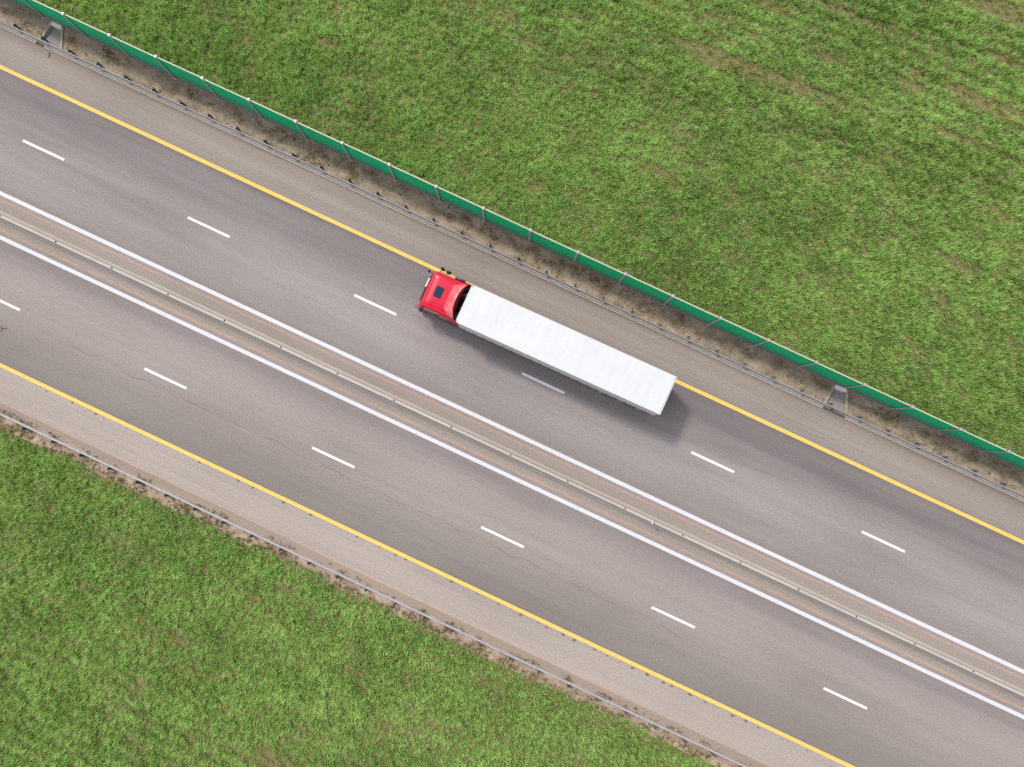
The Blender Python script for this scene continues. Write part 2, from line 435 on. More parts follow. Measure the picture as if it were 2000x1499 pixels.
def scatter(name, pts, tufts, label, cat):
    me = bpy.data.meshes.new(name)
    me.from_pydata([p[0] for p in pts], [], [])
    for an, idx in (('size', 1), ('tint', 2), ('dry', 3), ('turn', 4)):
        a = me.attributes.new(an, 'FLOAT', 'POINT'); a.data.foreach_set('value', [p[idx] for p in pts])
    a = me.attributes.new('pick', 'INT', 'POINT'); a.data.foreach_set('value', [random.randrange(len(tufts)) for _ in pts])
    o = bpy.data.objects.new(name, me); COL.objects.link(o)
    ng = bpy.data.node_groups.new(name+'_nodes', 'GeometryNodeTree')
    ng.interface.new_socket('Geometry', in_out='INPUT', socket_type='NodeSocketGeometry')
    ng.interface.new_socket('Geometry', in_out='OUTPUT', socket_type='NodeSocketGeometry')
    N = ng.nodes.new; Lk = ng.links.new
    gi = N('NodeGroupInput'); go = N('NodeGroupOutput')
    g2i = N('GeometryNodeGeometryToInstance')
    for t in tufts:
        oi = N('GeometryNodeObjectInfo'); oi.inputs['Object'].default_value = t; oi.transform_space = 'ORIGINAL'
        oi.inputs['As Instance'].default_value = True
        Lk(oi.outputs['Geometry'], g2i.inputs[0])
    g2i_out = None
    # join tufts into an instance list
    join = N('GeometryNodeJoinGeometry')
    for l in list(ng.links):
        if l.to_node == g2i: Lk(l.from_socket, join.inputs[0])
    ng.nodes.remove(g2i)
    iop = N('GeometryNodeInstanceOnPoints'); m2p = N('GeometryNodeMeshToPoints')
    Lk(gi.outputs[0], m2p.inputs[0]); Lk(m2p.outputs[0], iop.inputs['Points']); Lk(join.outputs[0], iop.inputs['Instance'])
    iop.inputs['Pick Instance'].default_value = True
    def attr(n, ty='FLOAT'):
        x = N('GeometryNodeInputNamedAttribute'); x.data_type = ty; x.inputs['Name'].default_value = n; return x.outputs['Attribute']
    Lk(attr('pick', 'INT'), iop.inputs['Instance Index'])
    cx = N('ShaderNodeCombineXYZ'); Lk(attr('turn'), cx.inputs[2])
    Lk(cx.outputs[0], iop.inputs['Rotation'])
    Lk(attr('size'), iop.inputs['Scale'])
    Lk(iop.outputs[0], go.inputs[0])
    md = o.modifiers.new('scatter', 'NODES'); md.node_group = ng
    tag(o, label, cat, kind='stuff')
    return o

def hills(x, y, sx, sy, s, oct=3):
    return noise.fractal(Vector((x*sx+s, y*sy-s, s*.7)), 1.0, 2.0, oct)

def inside(poly, x, y):
    c = False; n = len(poly)
    for i in range(n):
        x1, y1 = poly[i]; x2, y2 = poly[(i+1) % n]
        if (y1 > y) != (y2 > y) and x < (x2-x1)*(y-y1)/(y2-y1)+x1: c = not c
    return c

wheat = [tuft_object('tuft', M_blade, 17, .26, .50, .029, (.30, 1.3), .085, 40+i) for i in range(7)]
def crop(name, poly, dens, label, cat, yedge, sgn, seed):
    rnd = random.Random(seed); X0 = min(p[0] for p in poly); X1 = max(p[0] for p in poly); Y0 = min(p[1] for p in poly); Y1 = max(p[1] for p in poly)
    pts = []; n = int((X1-X0)*(Y1-Y0)*dens)
    for _ in range(n):
        x = rnd.uniform(X0, X1); y = rnd.uniform(Y0, Y1)
        if not inside(poly, x, y): continue
        dist = (y-yedge)*sgn      # distance from the field edge
        yr = y-.045*x; row = hills(x, yr, .07, 1.35, seed, 4)            # streaks along the drilling direction
        spot = hills(x, y, .30, .55, seed+4, 4)
        far = min(1, max(0, (dist-6)/15))
        bare = min(.30, max(0, row*(.15+.80*far)+spot*.42-.165))
        edge = .35*hills(x, y, .5, .5, 9)
        if dist < .15+edge: continue
        drill = math.sin(yr*2*PI/.95+3*hills(x, yr, .05, .1, seed+3))*far
        keep = 1-min(.80, bare*2.2+max(0, drill)*.30)
        if rnd.random() > keep: continue
        tone = .48+.16*hills(x, y, .09, .22, seed+11)+.16*hills(x, y, .6, .6, seed+21)-.17*drill-.25*far*max(0, row)+rnd.gauss(0, .15)
        dry = max(0, min(.85, (bare*1.6 if rnd.random() < .7 else 0)+max(0, rnd.gauss(-.2, .28))))
        size = rnd.uniform(.75, 1.2)*(1+.25*hills(x, y, .25, .4, seed+31))*(1-.35*min(1, bare))
        if dist < .7+edge: size *= .75
        pts.append(((x, y, -.01), size, tone, dry, rnd.uniform(0, 2*PI)))
    return scatter(name, pts, wheat, label, cat)
PU = [(-52, 11.6), (46, 11.6), (44, 24), (27, 45), (14, 45), (-52, 17)]
PL = [(-38, -13.4), (-42, -18), (-25, -39), (-15, -39), (33, -13.4)]
crop('wheat_crop', PU, 37, 'green young cereal crop covering the wide field beyond the green barrier', 'crop', 11.75, 1, 3)
crop('wheat_crop', PL, 37, 'green young cereal crop in the smaller field below the plain guardrail', 'crop', -13.6, -1, 17)

weeds = [tuft_object('weed', M_weed, 16, .05, .17, .022, (.6, 2.0), .05, 80+i, 2) for i in range(5)]
M_weedg = blade_material('olive_weed_leaf', (.11, .12, .03, 1), (.26, .28, .075, 1), (.44, .44, .15, 1), (.50, .38, .20, 1), .3)
weeds_green = [tuft_object('olive_weed', M_weedg, 16, .06, .20, .024, (.6, 2.0), .05, 90+i, 2) for i in range(5)]
def weedstrip(name, y0, y1, dens, label, fn, seed, shapes=weeds):
    rnd = random.Random(seed); pts = []
    for _ in range(int(90*(y1-y0)*dens)):
        x = rnd.uniform(-48, 42); y = rnd.uniform(y0, y1)
        if y > 0 and (CH1[0]-.1 < x < CH1[1]+.1 or CH2[0]-.1 < x < CH2[1]+.1): continue
        v = fn(x, y)
        if rnd.random() > v: continue
        pts.append(((x, y, .0), rnd.uniform(.5, 1.15), rnd.uniform(.05, .8), max(0, min(1, rnd.gauss(.35, .35))), rnd.uniform(0, 6.28)))
    return scatter(name, pts, shapes, label, 'weeds')
weedstrip('roadside_weeds', 9.98, 11.3, 56, 'sparse brown and olive weeds on the soil between guardrail and green barrier',
          lambda x, y: max(0, hills(x, y, 1.0, 1.6, 5, 3)*1.5+.04+(.25 if y > 10.75 else 0)+(.1 if y < 10.15 else 0)), 5)
weedstrip('roadside_weeds', -13.85, -12.75, 62, 'low olive weeds in the dirt beside the plain guardrail posts',
          lambda x, y: max(0, hills(x, y, .9, 1.6, 8, 3)*1.5+.02+(.75 if y < -13.45 else 0)+(.55 if abs(((x+27.95+.35) % 2.006)) < .5 and -13.35 < y < -12.85 else 0)), 6, weeds_green)

# ------------------------------------------------------------------ NOISE BARRIER
def barrier_panel_material():
    M = NT('green_translucent_panel'); W = M.pos(); x, y, z = M.sep(W)
    n = M.noise(M.pos((.5, 1, 3)), 1, 4, .6)
    streak = M.noise(M.pos((.25, 1, 14)), 1, 4, .65)
    h = M.math('ADD', z, M.math('MULTIPLY', M.math('SUBTRACT', n, .5), 1.3))
    c = M.ramp(M.math('DIVIDE', h, 3.3), [(.02, (.24, .36, .28, 1)), (.22, (.12, .44, .29, 1)), (.48, (.02, .62, .33, 1)), (1.0, (.002, .66, .29, 1))])
    c = M.mix(1, c, M.ramp(streak, [(.3, .86), (.7, 1.1)]), 'MULTIPLY')
    M.color(c); M.set(.35, 0, .4)
    tr = M.add('ShaderNodeBsdfTranslucent'); M.link(c, tr.inputs[0])
    mx = M.add('ShaderNodeMixShader'); mx.inputs[0].default_value = .5
    M.link(M.b.outputs[0], mx.inputs[1]); M.link(tr.outputs[0], mx.inputs[2]); M.link(mx.outputs[0], M.n['Material Output'].inputs[0])
    return M.m
M_panel = barrier_panel_material()
M_cap = simple('cream_cap', A(212,213,186), .6, var=.07, scale=1.5, obj_space=False)
M_bpost = simple('barrier_post_steel', (.45, .42, .42, 1), .55, .2, var=.2, scale=3, obj_space=False)
M_bposttop = simple('barrier_post_cap', (.42, .40, .42, 1), .5, .2, var=.15, scale=8, obj_space=False)
FY = 11.44; FH = 3.25; PITCH = 3.193
fence = tag(empty('noise_barrier', (0, FY, 0)), 'long green slatted noise barrier with cream cap and grey posts', 'noise barrier')
def post_mesh():
    bm = NB()
    box(bm, -.075, .075, -.075, -.060, -.1, FH+.05); box(bm, -.075, .075, .060, .075, -.1, FH+.05)
    box(bm, -.008, .008, -.060, .060, -.1, FH+.05)
    box(bm, -.14, .14, -.13, .13, .0, .05)
    return bm
def panel_mesh(Lp):
    bm = NB(); prof = []
    nr = 22; z0, z1 = .19, FH-.08; dz = (z1-z0)/nr
    front = []
    for i in range(nr):      # horizontal corrugation
        a = z0+i*dz; front += [(-.028, a), (-.028, a+dz*.45), (-.008, a+dz*.55), (-.008, a+dz*.95)]
    back = [(.022, z1), (.022, z0)]
    prism(bm, front+back, 0, Lp, 'x')
    return bm
post0 = obj('post', post_mesh(), M_bpost, fence)
pc0 = obj('post_cap', box(NB(), -.085, .085, -.085, .085, FH+.052, FH+.075), M_bposttop, post0)
pan0 = obj('panel', panel_mesh(PITCH-.03), M_panel, fence)
bm = NB(); box(bm, 0, PITCH-.17, -.038, .038, FH-.078, FH-.005, .008, 1)
cap0 = obj('cap_rail', bm, M_cap, pan0)
bm = NB(); box(bm, 0, PITCH-.17, -.06, .06, -.1, .185, .01, 1)
pl0 = obj('plinth', bm, M_plinth, fence)
k0, k1 = -8, 20
xb = -39.09+1.62*0     # first measured post
first = True
for k in range(-4, 27):
    x = -39.09+PITCH*k
    jit = random.uniform(-.015, .015)
    if first: po, pa, pl = post0, pan0, pl0; pc = pc0; cp = cap0; first = False
    else:
        po, pa, pl = (o.copy() for o in (post0, pan0, pl0)); pc = pc0.copy(); cp = cap0.copy()
        for o in (po, pa, pl, pc, cp): COL.objects.link(o)
        for o in (po, pa, pl): o.parent = fence
        pc.parent = po; cp.parent = pa
    po.location = (x, 0, jit); pa.location = (x+.015, jit, jit); cp.location = (.07, 0, .0)
    pl.location = (x+.085, jit, -.02+jit)

# ------------------------------------------------------------------ GUARDRAILS
def wbeam(depth=.08, sgn=-1, zc=.60):
    # closed thin W profile in (y,z); sgn: side the humps face
    pts = [(0, -.155), (.2, -.15), (1, -.115), (1, -.06), (.25, -.012), (.25, .012), (1, .06), (1, .115), (.2, .15), (0, .155)]
    f = [(sgn*depth*a, zc+b) for a, b in pts]; t = .006
    b_ = [(y-sgn*t if True else y, z) for y, z in f][::-1]
    return f+b_
def guardrail(label, Y, sgn, xs, zt, posts_mat, depth=.09, offx=0):
    root = tag(empty('guardrail', (0, Y, 0)), label, 'guardrail')
    x = -60+offx
    first = None
    while x < 62:
        if first is None:
            bm = NB(); prism(bm, wbeam(depth, sgn, zt-.155), 0, 4.03, 'x')
            o = obj('rail', bm, M_galv, root); first = o
        else:
            o = first.copy(); COL.objects.link(o); o.parent = root
        o.location = (x, random.uniform(-.004, .004)+(.004 if round((x+60)/4) % 2 else 0), random.uniform(-.008, .008)); x += 4.0
    p0 = None
    for x in xs:
        if p0 is None:
            bm = NB(); s = -sgn   # posts stand on the far side of the rail from traffic
            box(bm, -.05, .05, s*.12, s*.128, -.1, zt-.02); box(bm, -.05, -.043, s*.128, s*.22, -.1, zt-.02); box(bm, -.05, .05, s*.22, s*.228, -.1, zt-.02)
            p0 = obj('post', bm, posts_mat, root)
            bm = NB(); box(bm, -.09, -.03, *sorted((s*.012, s*.118)), zt-.27, zt-.04); box(bm, -.10, .10, *sorted((s*.012, s*.02)), zt-.25, zt-.06)
            b0 = obj('bracket', bm, posts_mat, p0)
            o, b = p0, b0
        else:
            o = p0.copy(); COL.objects.link(o); o.parent = root
            b = b0.copy(); COL.objects.link(b); b.parent = o
        o.location = (x, 0, random.uniform(-.02, .02)); o.rotation_euler = (random.uniform(-.03, .03), random.uniform(-.02, .02), random.uniform(-.12, .12))
    return root
xsU = [-40.21+2.007*k for k in range(-9, 50)]
guardrail('steel guardrail on a pale kerb in front of the green barrier, crossed by drainage channels', 9.845, -1, xsU, .75, M_galvp, .055)
xsL = [-27.95+2.006*k for k in range(-15, 44)]
guardrail('steel guardrail edging the pale shoulder beside the smaller field, weeds at its posts', -13.00, 1, xsL, .72, M_galvp)

# ------------------------------------------------------------------ MEDIAN BARRIER
def barrier_material():
    M = NT('median_concrete'); W = M.pos()
    n = M.noise(M.pos((.3, 3, 3)), 1, 5, .65); g = M.noise(W, 18, 3, .7); x, y, z = M.sep(W)
    c = M.ramp(z, [(.0, A(190,176,166)), (.1, A(210,197,185)), (.6, A(206,193,182)), (.80, A(204,192,182)), (.83, A(212,202,193))])
    c = M.mix(1, c, M.ramp(n, [(.3, .86), (.7, 1.08)]), 'MULTIPLY'); c = M.mix(1, c, M.ramp(g, [(.3, .93), (.7, 1.06)]), 'MULTIPLY')
    M.color(c); M.set(.9, 0, .2); M.bump(g, .2, .01)
    return M.m
M_median = barrier_material()
MY = -1.59
med = tag(empty('median_barrier', (0, MY, 0)), 'long concrete median barrier between the two carriageways', 'barrier')
bm = NB()
prof = [(-.31, -.02), (-.31, .075), (-.145, .32), (-.085, .81), (-.07, .83), (.07, .83), (.085, .81), (.145, .32), (.31, .075), (.31, -.02)]
prism(bm, prof, -L, L, 'x')
obj('body', bm, M_median, med)
M_joint = simple('joint_mortar', A(226,220,208), .9, var=.2, scale=8, obj_space=False)
M_refd = simple('dark_reflector', (.03, .012, .012, 1), .4, var=.2)
M_refr = simple('red_reflector', (.35, .03, .04, 1), .3, var=.2)
j0 = None
for x in [5.63-4.93*3, 5.63-4.93*2, 5.63-4.93, 5.63, 10.57, 15.47, 20.46, 25.4]:
    if j0 is None:
        bm = NB(); p2 = [(y*1.012+(.004 if y > 0 else -.004), z+.006) for y, z in prof[1:-1]]
        box(bm, -.022, .022, .0, .075, .832, .838)
        prism(bm, [(.088, .80), (.148, .325), (.31, .080), (.314, .080), (.152, .330), (.092, .80)], -.022, .022, 'x')
        j0 = obj('mortar_joint', bm, M_joint, med); o = j0
    else:
        o = j0.copy(); COL.objects.link(o); o.parent = med
    o.location = (x, 0, 0)
def refl(name, x, mat, base=None):
    if base is None:
        bm = NB(); box(bm, -.035, .035, -.05, .05, .832, .84); box(bm, -.012, .012, -.045, .045, .84, .935, .01, 1)
        o = obj(name, bm, mat, med)
    else:
        o = base.copy(); COL.objects.link(o); o.parent = med
    o.location = (x, .02, 0); return o
rb = rr = None
for k in range(-12, 25):
    x = -31.32+3.99*k
    if -9 < x-0 < -8.99: continue
    if x < -2: rb = refl('reflector', x, M_refd, rb)
    else: rr = refl('reflector', x+.15, M_refr, rr)
# red and white marker lying on the barrier top
mk = tag(empty('marker_post', (10.64, MY, .845)), 'short white marker post with pink-red band standing on the median barrier', 'marker post')
bm = NB(); box(bm, -.10, .10, -.09, .09, 0, .03, .008, 1); obj('base_plate', bm, M_joint, mk)
bm = NB(); prism(bm, [(-.05, -.06), (.05, -.06), (.065, .04), (.03, .09), (-.03, .09), (-.065, .04)], .03, .42, 'z', .01, 1)
ob_ = obj('post', bm, simple('pink_white_plastic', (.80, .62, .62, 1), .5, var=.05), mk); ob_.rotation_euler = (.12, -.15, .3)
bm = NB(); prism(bm, [(-.054, -.064), (.054, -.064), (.069, .044), (.032, .094), (-.032, .094), (-.069, .044)], .22, .32, 'z')
ob_ = obj('red_band', bm, simple('red_band_plastic', (.55, .10, .12, 1), .5), mk); ob_.rotation_euler = (.12, -.15, .3)

# ------------------------------------------------------------------ DRAINAGE CHANNELS
def channel(label, cx0, top, bot, seed):
    """trough falling from the kerb gap (bot = x range at the road) to the barrier (top = x range there)"""
    rnd = random.Random(seed)
    root = tag(empty('drainage_channel', (0, 0, 0)), label, 'drain')
    y0, y1 = 9.62, 11.36
    bm = NB()
    bm.faces.new([bm.verts.new(p) for p in ((cx0-.0, y0, -.02), (bot[1]+.1, y0, -.02), (bot[1]+.1, y1+.3, -.30), (cx0, y1+.3, -.30))])
    obj('floor', bm, M_chfloor, root, recalc=False)
    def wall(xa, xb, lab):
        bm = NB(); n = 5
        for i in range(n):
            t0, t1 = i/n, (i+1)/n-.006; w = .065
            def X(t): return xa+(xb-xa)*t
            z = .10+rnd.uniform(-.01, .02)
            ys = (9.97+(y1-9.97)*t0, 9.97+(y1-9.97)*t1)
            A_ = [(X(t0)-w, ys[0]), (X(t0)+w, ys[0]), (X(t1)+w, ys[1]), (X(t1)-w, ys[1])]
            prism(bm, A_, -.45, z, 'z', .012, 1)
        return obj('side_wall', bm, M_chwall, root)
    wall(bot[0], top[0], 'l'); wall(bot[1], top[1], 'r')
    bm = NB(); prism(bm, [(top[0]+.07, 11.14), (top[0]+.30, 11.10), (top[1]-.25, 11.12), (top[1]-.02, 11.16), (top[1]-.02, 11.37), (top[0]+.07, 11.37)], -.40, .14, 'z', .015, 1)
    obj('headwall', bm, M_chhead, root)
    # retaining soil shoulders either side so the verge meets the walls
    bm = NB()
    bm.faces.new([bm.verts.new(p) for p in ((cx0-.02, 9.95, .012), (bot[0]-.03, 9.95, .012), (top[0]-.03, 11.6, .012), (cx0-.02, 11.6, .012))])
    bm.faces.new([bm.verts.new(p) for p in ((bot[1]+.03, 9.95, .012), (bot[1]+.12, 9.95, .012), (bot[1]+.12, 11.6, .012), (top[1]+.03, 11.6, .012))])
    obj('soil_infill', bm, M_verge, root, recalc=False)
    return root
channel('concrete drainage channel at the end of the guardrail, top left corner of the photo', CH1[0], (-38.52, -37.72), (-38.62, -37.12), 1)
channel('concrete drainage channel under the barrier where the kerb is broken, right of the lorry', CH2[0], (17.78, 18.66), (17.70, 19.18), 2)

# ------------------------------------------------------------------ debris
M_rubber = simple('black_rubber', (.02, .02, .02, 1), .7, var=.3)
bm = NB(); tube(bm, [(-37.79, 9.42, .02), (-37.72, 9.36, .03), (-37.66, 9.27, .03), (-37.66, 9.17, .02), (-37.70, 9.10, .02)], [.012, .03, .03, .02, .01], 6)
tag(obj('rubber_strip', bm, M_rubber), 'curled black strip of tyre rubber lying on the shoulder by the first drain', 'debris')
bm = NB(); tube(bm, [(-32.52, -8.02, .02), (-32.40, -8.12, .03), (-32.36, -8.25, .02), (-32.46, -8.38, .02)], [.012, .016, .014, .008], 6); tube(bm, [(-32.40, -8.12, .03), (-32.22, -8.02, .04), (-32.05, -7.99, .02)], [.014, .012, .006], 6)
tube(bm, [(-32.22, -8.02, .04), (-32.18, -7.90, .02)], [.01, .005], 5)
tag(obj('twig', bm, simple('dark_bark', (.05, .04, .035, 1), .9)), 'small forked dark twig lying in the lower lane near the left edge', 'twig')

# ------------------------------------------------------------------ TRUCK
M_red = NT('red_cab_paint'); v = M_red.pos(obj_space=True)
rn = M_red.noise(v, 3.5, 6, .7); M_red.color(M_red.mix(1, (.60, .006, .036, 1), M_red.ramp(rn, [(.3, .88), (.7, 1.06)]), 'MULTIPLY')); M_red.set(.34, 0, .25, .25); M_red = M_red.m
def sky_sheen_red():
    M = NT('sky_sheen_red_paint'); v = M.pos(obj_space=True)
    n = M.noise(v, 2.2, 6, .7); n2 = M.noise(v, 14, 5, .8)
    c = M.ramp(n, [(.3, (.60, .05, .075, 1)), (.5, (.70, .14, .16, 1)), (.7, (.78, .25, .26, 1))])  # pink tones: sky reflected on the slanted face, painted into the red
    c = M.mix(M.ramp(n2, [(.60, 0.0), (.72, .6)]), c, (.40, .16, .15, 1))
    M.color(c); M.set(.3, 0, .6, .5); return M.m
M_redsheen = sky_sheen_red()
M_redd = simple('dark_red_inner', (.20, .006, .015, 1), .5, var=.3)
M_black = simple('black_plastic', (.018, .018, .02, 1), .5, var=.3)
M_dgrey = simple('dark_grey_plastic', (.05, .055, .065, 1), .55, var=.2)
M_glass = simple('dark_glass', (.012, .016, .022, 1), .06, var=.1, spec=.8)
M_roofglass = simple('roof_hatch_glass', (.016, .034, .075, 1), .45, var=.35, spec=.12, scale=4)
M_chrome = simple('chrome', (.75, .75, .76, 1), .2, 1, var=.05)
M_whitep = simple('white_plastic', (.78, .76, .74, 1), .5, var=.06)
M_tyre = simple('tyre_rubber', (.022, .021, .021, 1), .85, var=.25, scale=12)
M_rim = simple('steel_rim', (.45, .45, .46, 1), .45, .6, var=.15)
M_chassis = simple('chassis_paint', (.03, .03, .033, 1), .7, var=.4, scale=5)
M_lamp = simple('lamp_glass', (.7, .72, .75, 1), .1, var=.05, spec=.8)
M_taill = simple('tail_lamp', (.45, .02, .03, 1), .25, var=.1)
def tarp_mat(name, c, var, rough=.45):
    M = NT(name); v = M.pos(obj_space=True)
    n = M.noise(v, .8, 6, .6); n2 = M.noise(M.pos((1.2, .35, 1), obj_space=True), 2.2, 4, .7)
    k = M.ramp(n, [(.3, 1-var), (.7, 1.0)]); cc = M.mix(1, c, k, 'MULTIPLY')
    cc = M.mix(1, cc, M.ramp(n2, [(.30, 1-var*.9), (.48, 1.0)]), 'MULTIPLY')
    M.color(cc); M.set(rough, 0, .35); M.bump(n2, .25, .04); return M.m
M_roof = tarp_mat('white_roof_sheet', (.66, .66, .655, 1), .045)
M_tarp = tarp_mat('grey_white_curtain', (.76, .68, .66, 1), .10)

TX, TY, TR = 0, 5.62, math.radians(.6)
truck = tag(empty('lorry', (TX, TY, 0), TR), 'red cab articulated lorry with long white roofed trailer driving along the upper lane', 'lorry')

# --- trailer
TW = 1.245; XF, XR = -5.68, 7.80
def rounded_front(w, xf, xr, r=.16, n=6):
    pts = [(xr, -w), (xr, w)]
    pts += [(xf+r-r*math.sin(a), w-r+r*math.cos(a)) for a in [PI/2*k/n for k in range(n+1)]]
    pts += [(xf+r-r*math.cos(a), -w+r-r*math.sin(a)) for a in [PI/2*k/n for k in range(n+1)]]
    return pts
bm = NB(); prism(bm, rounded_front(TW-.02, XF+.02, XR-.03), 1.18, 3.93, 'z')
trailer = obj('trailer', bm, M_tarp, truck)
bm = NB()     # roof: gently sagging sheet between cross bows, with a raised rim
nx, ny = 88, 10; g = {}
for i in range(nx+1):
    x = XF+.03+(XR-.06-XF-.03)*i/nx
    for j in range(ny+1):
        y = -TW+.03+(2*TW-.06)*j/ny
        u = (i/nx*21) % 1; e = min(1, min(j, ny-j)/2)
        z = 3.985-.007*math.sin(PI*u)*e+.012*noise.noise(Vector((x*1.1, y*1.6, 2)))*e
        # round the front corners
        yy = y
        d = x-(XF+.03)
        if d < .15:
            lim = TW-.03-(.15-math.sqrt(max(0, .15**2-(.15-d)**2))); yy = max(-lim, min(lim, y))
        g[i, j] = bm.verts.new((x, yy, z))
for i in range(nx):
    for j in range(ny): bm.faces.new((g[i, j], g[i+1, j], g[i+1, j+1], g[i, j+1])).smooth = True
obj('roof_sheet', bm, M_roof, trailer, recalc=False)
bm = NB()
for s in (-1, 1): box(bm, XF+.16, XR-.04, *sorted((s*(TW-.035), s*TW)), 3.90, 3.992, .008, 1)
def ringcorner(s):
    n = 6; r = .16
    o_ = [(XF+r-r*math.sin(a), s*(TW-r+r*math.cos(a))) for a in [PI/2*k/n for k in range(n+1)]]
    i_ = [(XF+r-(r-.035)*math.sin(a), s*(TW-r+(r-.035)*math.cos(a))) for a in [PI/2*k/n for k in range(n+1)]]
    prism(bm, (o_+i_[::-1]) if s > 0 else (o_+i_[::-1])[::-1], 3.90, 3.992, 'z')
ringcorner(1); ringcorner(-1); box(bm, XF, XF+.035, -TW+.16, TW-.16, 3.90, 3.992, .008, 1)
obj('roof_rim', bm, M_roof, trailer)
M_rearf = simple('rear_frame_paint', (.66, .56, .55, 1), .5, var=.08)
bm = NB(); box(bm, XR-.04, XR+.01, -TW-.012, TW+.012, 3.86, 4.0, .008, 1)
for s in (-1, 1): box(bm, XR-.09, XR, *sorted((s*(TW-.05), s*(TW+.004))), 1.1, 3.86)
box(bm, XR-.09, XR, -TW, TW, 1.02, 1.17)
obj('rear_frame', bm, M_rearf, trailer)
for s in (-1, 1):
    bm = NB(); box(bm, XR-.028, XR+.012, *sorted((s*.012, s*(TW-.055))), 1.19, 3.84, .006, 1); d = obj('rear_door', bm, M_tarp, trailer)
    bm = NB()
    for q in (.30, .75): cyl(bm, (XR+.03, s*q, 2.5), .017, 2.6, 'z', 8)
    box(bm, XR+.02, XR+.05, *sorted((s*.28, s*.52)), 1.75, 1.8)
    obj('locking_bar', bm, M_galv, trailer)
# curtain buckles and lower rail on both sides
for s in (-1, 1):
    bm = NB(); box(bm, XF+.2, XR-.1, *sorted((s*(TW-.03), s*(TW-.005))), 1.06, 1.18); obj('side_rail', bm, M_galvp, trailer)
buck0 = None
for s in (-1, 1):
    for k in range(20):
        if buck0 is None:
            bm = NB(); box(bm, -.022, .022, -.010, .010, 1.10, 1.52); box(bm, -.035, .035, -.022, .022, 1.02, 1.14, .006, 1)
            buck0 = obj('curtain_strap', bm, M_dgrey, trailer); o = buck0
        else:
            o = buck0.copy(); COL.objects.link(o); o.parent = trailer
        o.location = (XF+.45+k*.655, s*(TW+.004), 0)
bm = NB()
for s in (-1, 1): box(bm, XF+.9, XR-.1, *sorted((s*.42, s*.52)), .82, 1.05)
for k in range(12): box(bm, XF+1+k*1.07, XF+1.08+k*1.07, -1.15, 1.15, .92, 1.04)
obj('trailer_chassis', bm, M_chassis, truck)
for s in (-1, 1):
    bm = NB()
    for zz in (.55, .80): box(bm, -2.3, 3.3, *sorted((s*1.17, s*1.205)), zz, zz+.11)
    for xx in (-2.1, -.3, 1.4, 3.1): box(bm, xx, xx+.06, *sorted((s*1.13, s*1.17)), .5, 1.05)
    obj('side_guard', bm, M_chassis, truck)
    bm = NB(); box(bm, -3.05, -2.93, *sorted((s*.82, s*.94)), .12, 1.0); box(bm, -3.15, -2.83, *sorted((s*.74, s*1.02)), .05, .12); obj('landing_leg', bm, M_chassis, truck)
    bm = NB(); box(bm, XR-.02, XR+.02, *sorted((s*.7, s*1.2)), .82, .96, .01, 1); obj('tail_light', bm, M_taill, truck)
    bm = NB(); box(bm, XR-.30, XR-.28, *sorted((s*.72, s*1.2)), .25, .85); obj('mudflap', bm, M_black, truck)
bm = NB(); box(bm, XR-.12, XR-.02, -1.2, 1.2, .45, .58, .01, 1)
for s in (-1, 1): box(bm, XR-.35, XR-.05, *sorted((s*.5, s*.56)), .5, .95)
obj('underrun_bar', bm, M_rearf, truck)
bm = NB()   # red and white corner board low on the rear, seen past the roof edge
for k in range(4): box(bm, XR-.62+k*.14, XR-.49+k*.14, -TW-.03, -TW-.022, 1.0, 1.12)
obj('reflective_marking', bm, simple('red_marking', (.6, .10, .12, 1), .4), truck)

def wheel(x, y, dual=False, r=.50):
    s = 1 if y > 0 else -1
    hub = empty('wheel', (x, y, r)); hub.parent = truck
    ws = (0,) if not dual else (0, -s*.33)
    bm = NB()
    for w_ in ws: cyl(bm, (0, w_, 0), r, .29, 'y', 40, bev=.05)
    obj('tyre', bm, M_tyre, hub)
    bm = NB(); cyl(bm, (0, s*.10, 0), .29, .13, 'y', 28); cyl(bm, (0, s*.17, 0), .13, .10, 'y', 18); obj('rim', bm, M_rim, hub)
    return hub
for x in (4.3, 5.6, 6.9):
    for s in (-1, 1): wheel(x, s*1.04, r=.48)
TO = .07                                     # the tractor sits a touch off the trailer's line
for s in (-1, 1): wheel(-7.45, s*1.02+TO, r=.50); wheel(-3.85, s*1.02+TO, True, r=.50)

# --- tractor
bm = NB()
for s in (-1, 1): box(bm, -8.1, -3.1, *sorted((s*.36+TO, s*.44+TO)), .62, .90)
for xx in (-7.9, -6.2, -5.3, -4.4, -3.3): box(bm, xx, xx+.12, -.4+TO, .4+TO, .64, .88)
box(bm, -5.95, -5.2, -.45+TO, .45+TO, .85, 1.05, .03, 1)
obj('tractor_chassis', bm, M_chassis, truck)
bm = NB(); prism(bm, [(-4.35, .92), (-3.3, .92), (-3.3, 1.10), (-4.35, 1.10)], -.5+TO, .5+TO, 'y', .03, 1); obj('fifth_wheel', bm, M_chassis, truck)
for s in (-1, 1):
    bm = NB(); box(bm, -5.75, -4.65, *sorted((s*.62+TO, s*1.20+TO)), .40, .98, .1, 3); obj('fuel_tank', bm, M_rim, truck)
    bm = NB(); prism(bm, [(-4.5, .95), (-4.35, 1.1), (-3.35, 1.1), (-3.2, .95), (-3.2, .9), (-4.5, .9)], *sorted((s*.7+TO, s*1.2+TO)), 'y'); obj('rear_fender', bm, M_black, truck)
bm = NB()   # gearbox, air lines and engine parts behind the cab
box(bm, -6.15, -5.55, -.5+TO, .45+TO, .8, 1.6, .05, 2); box(bm, -6.0, -5.8, .55+TO, .8+TO, .9, 2.2, .04, 1)
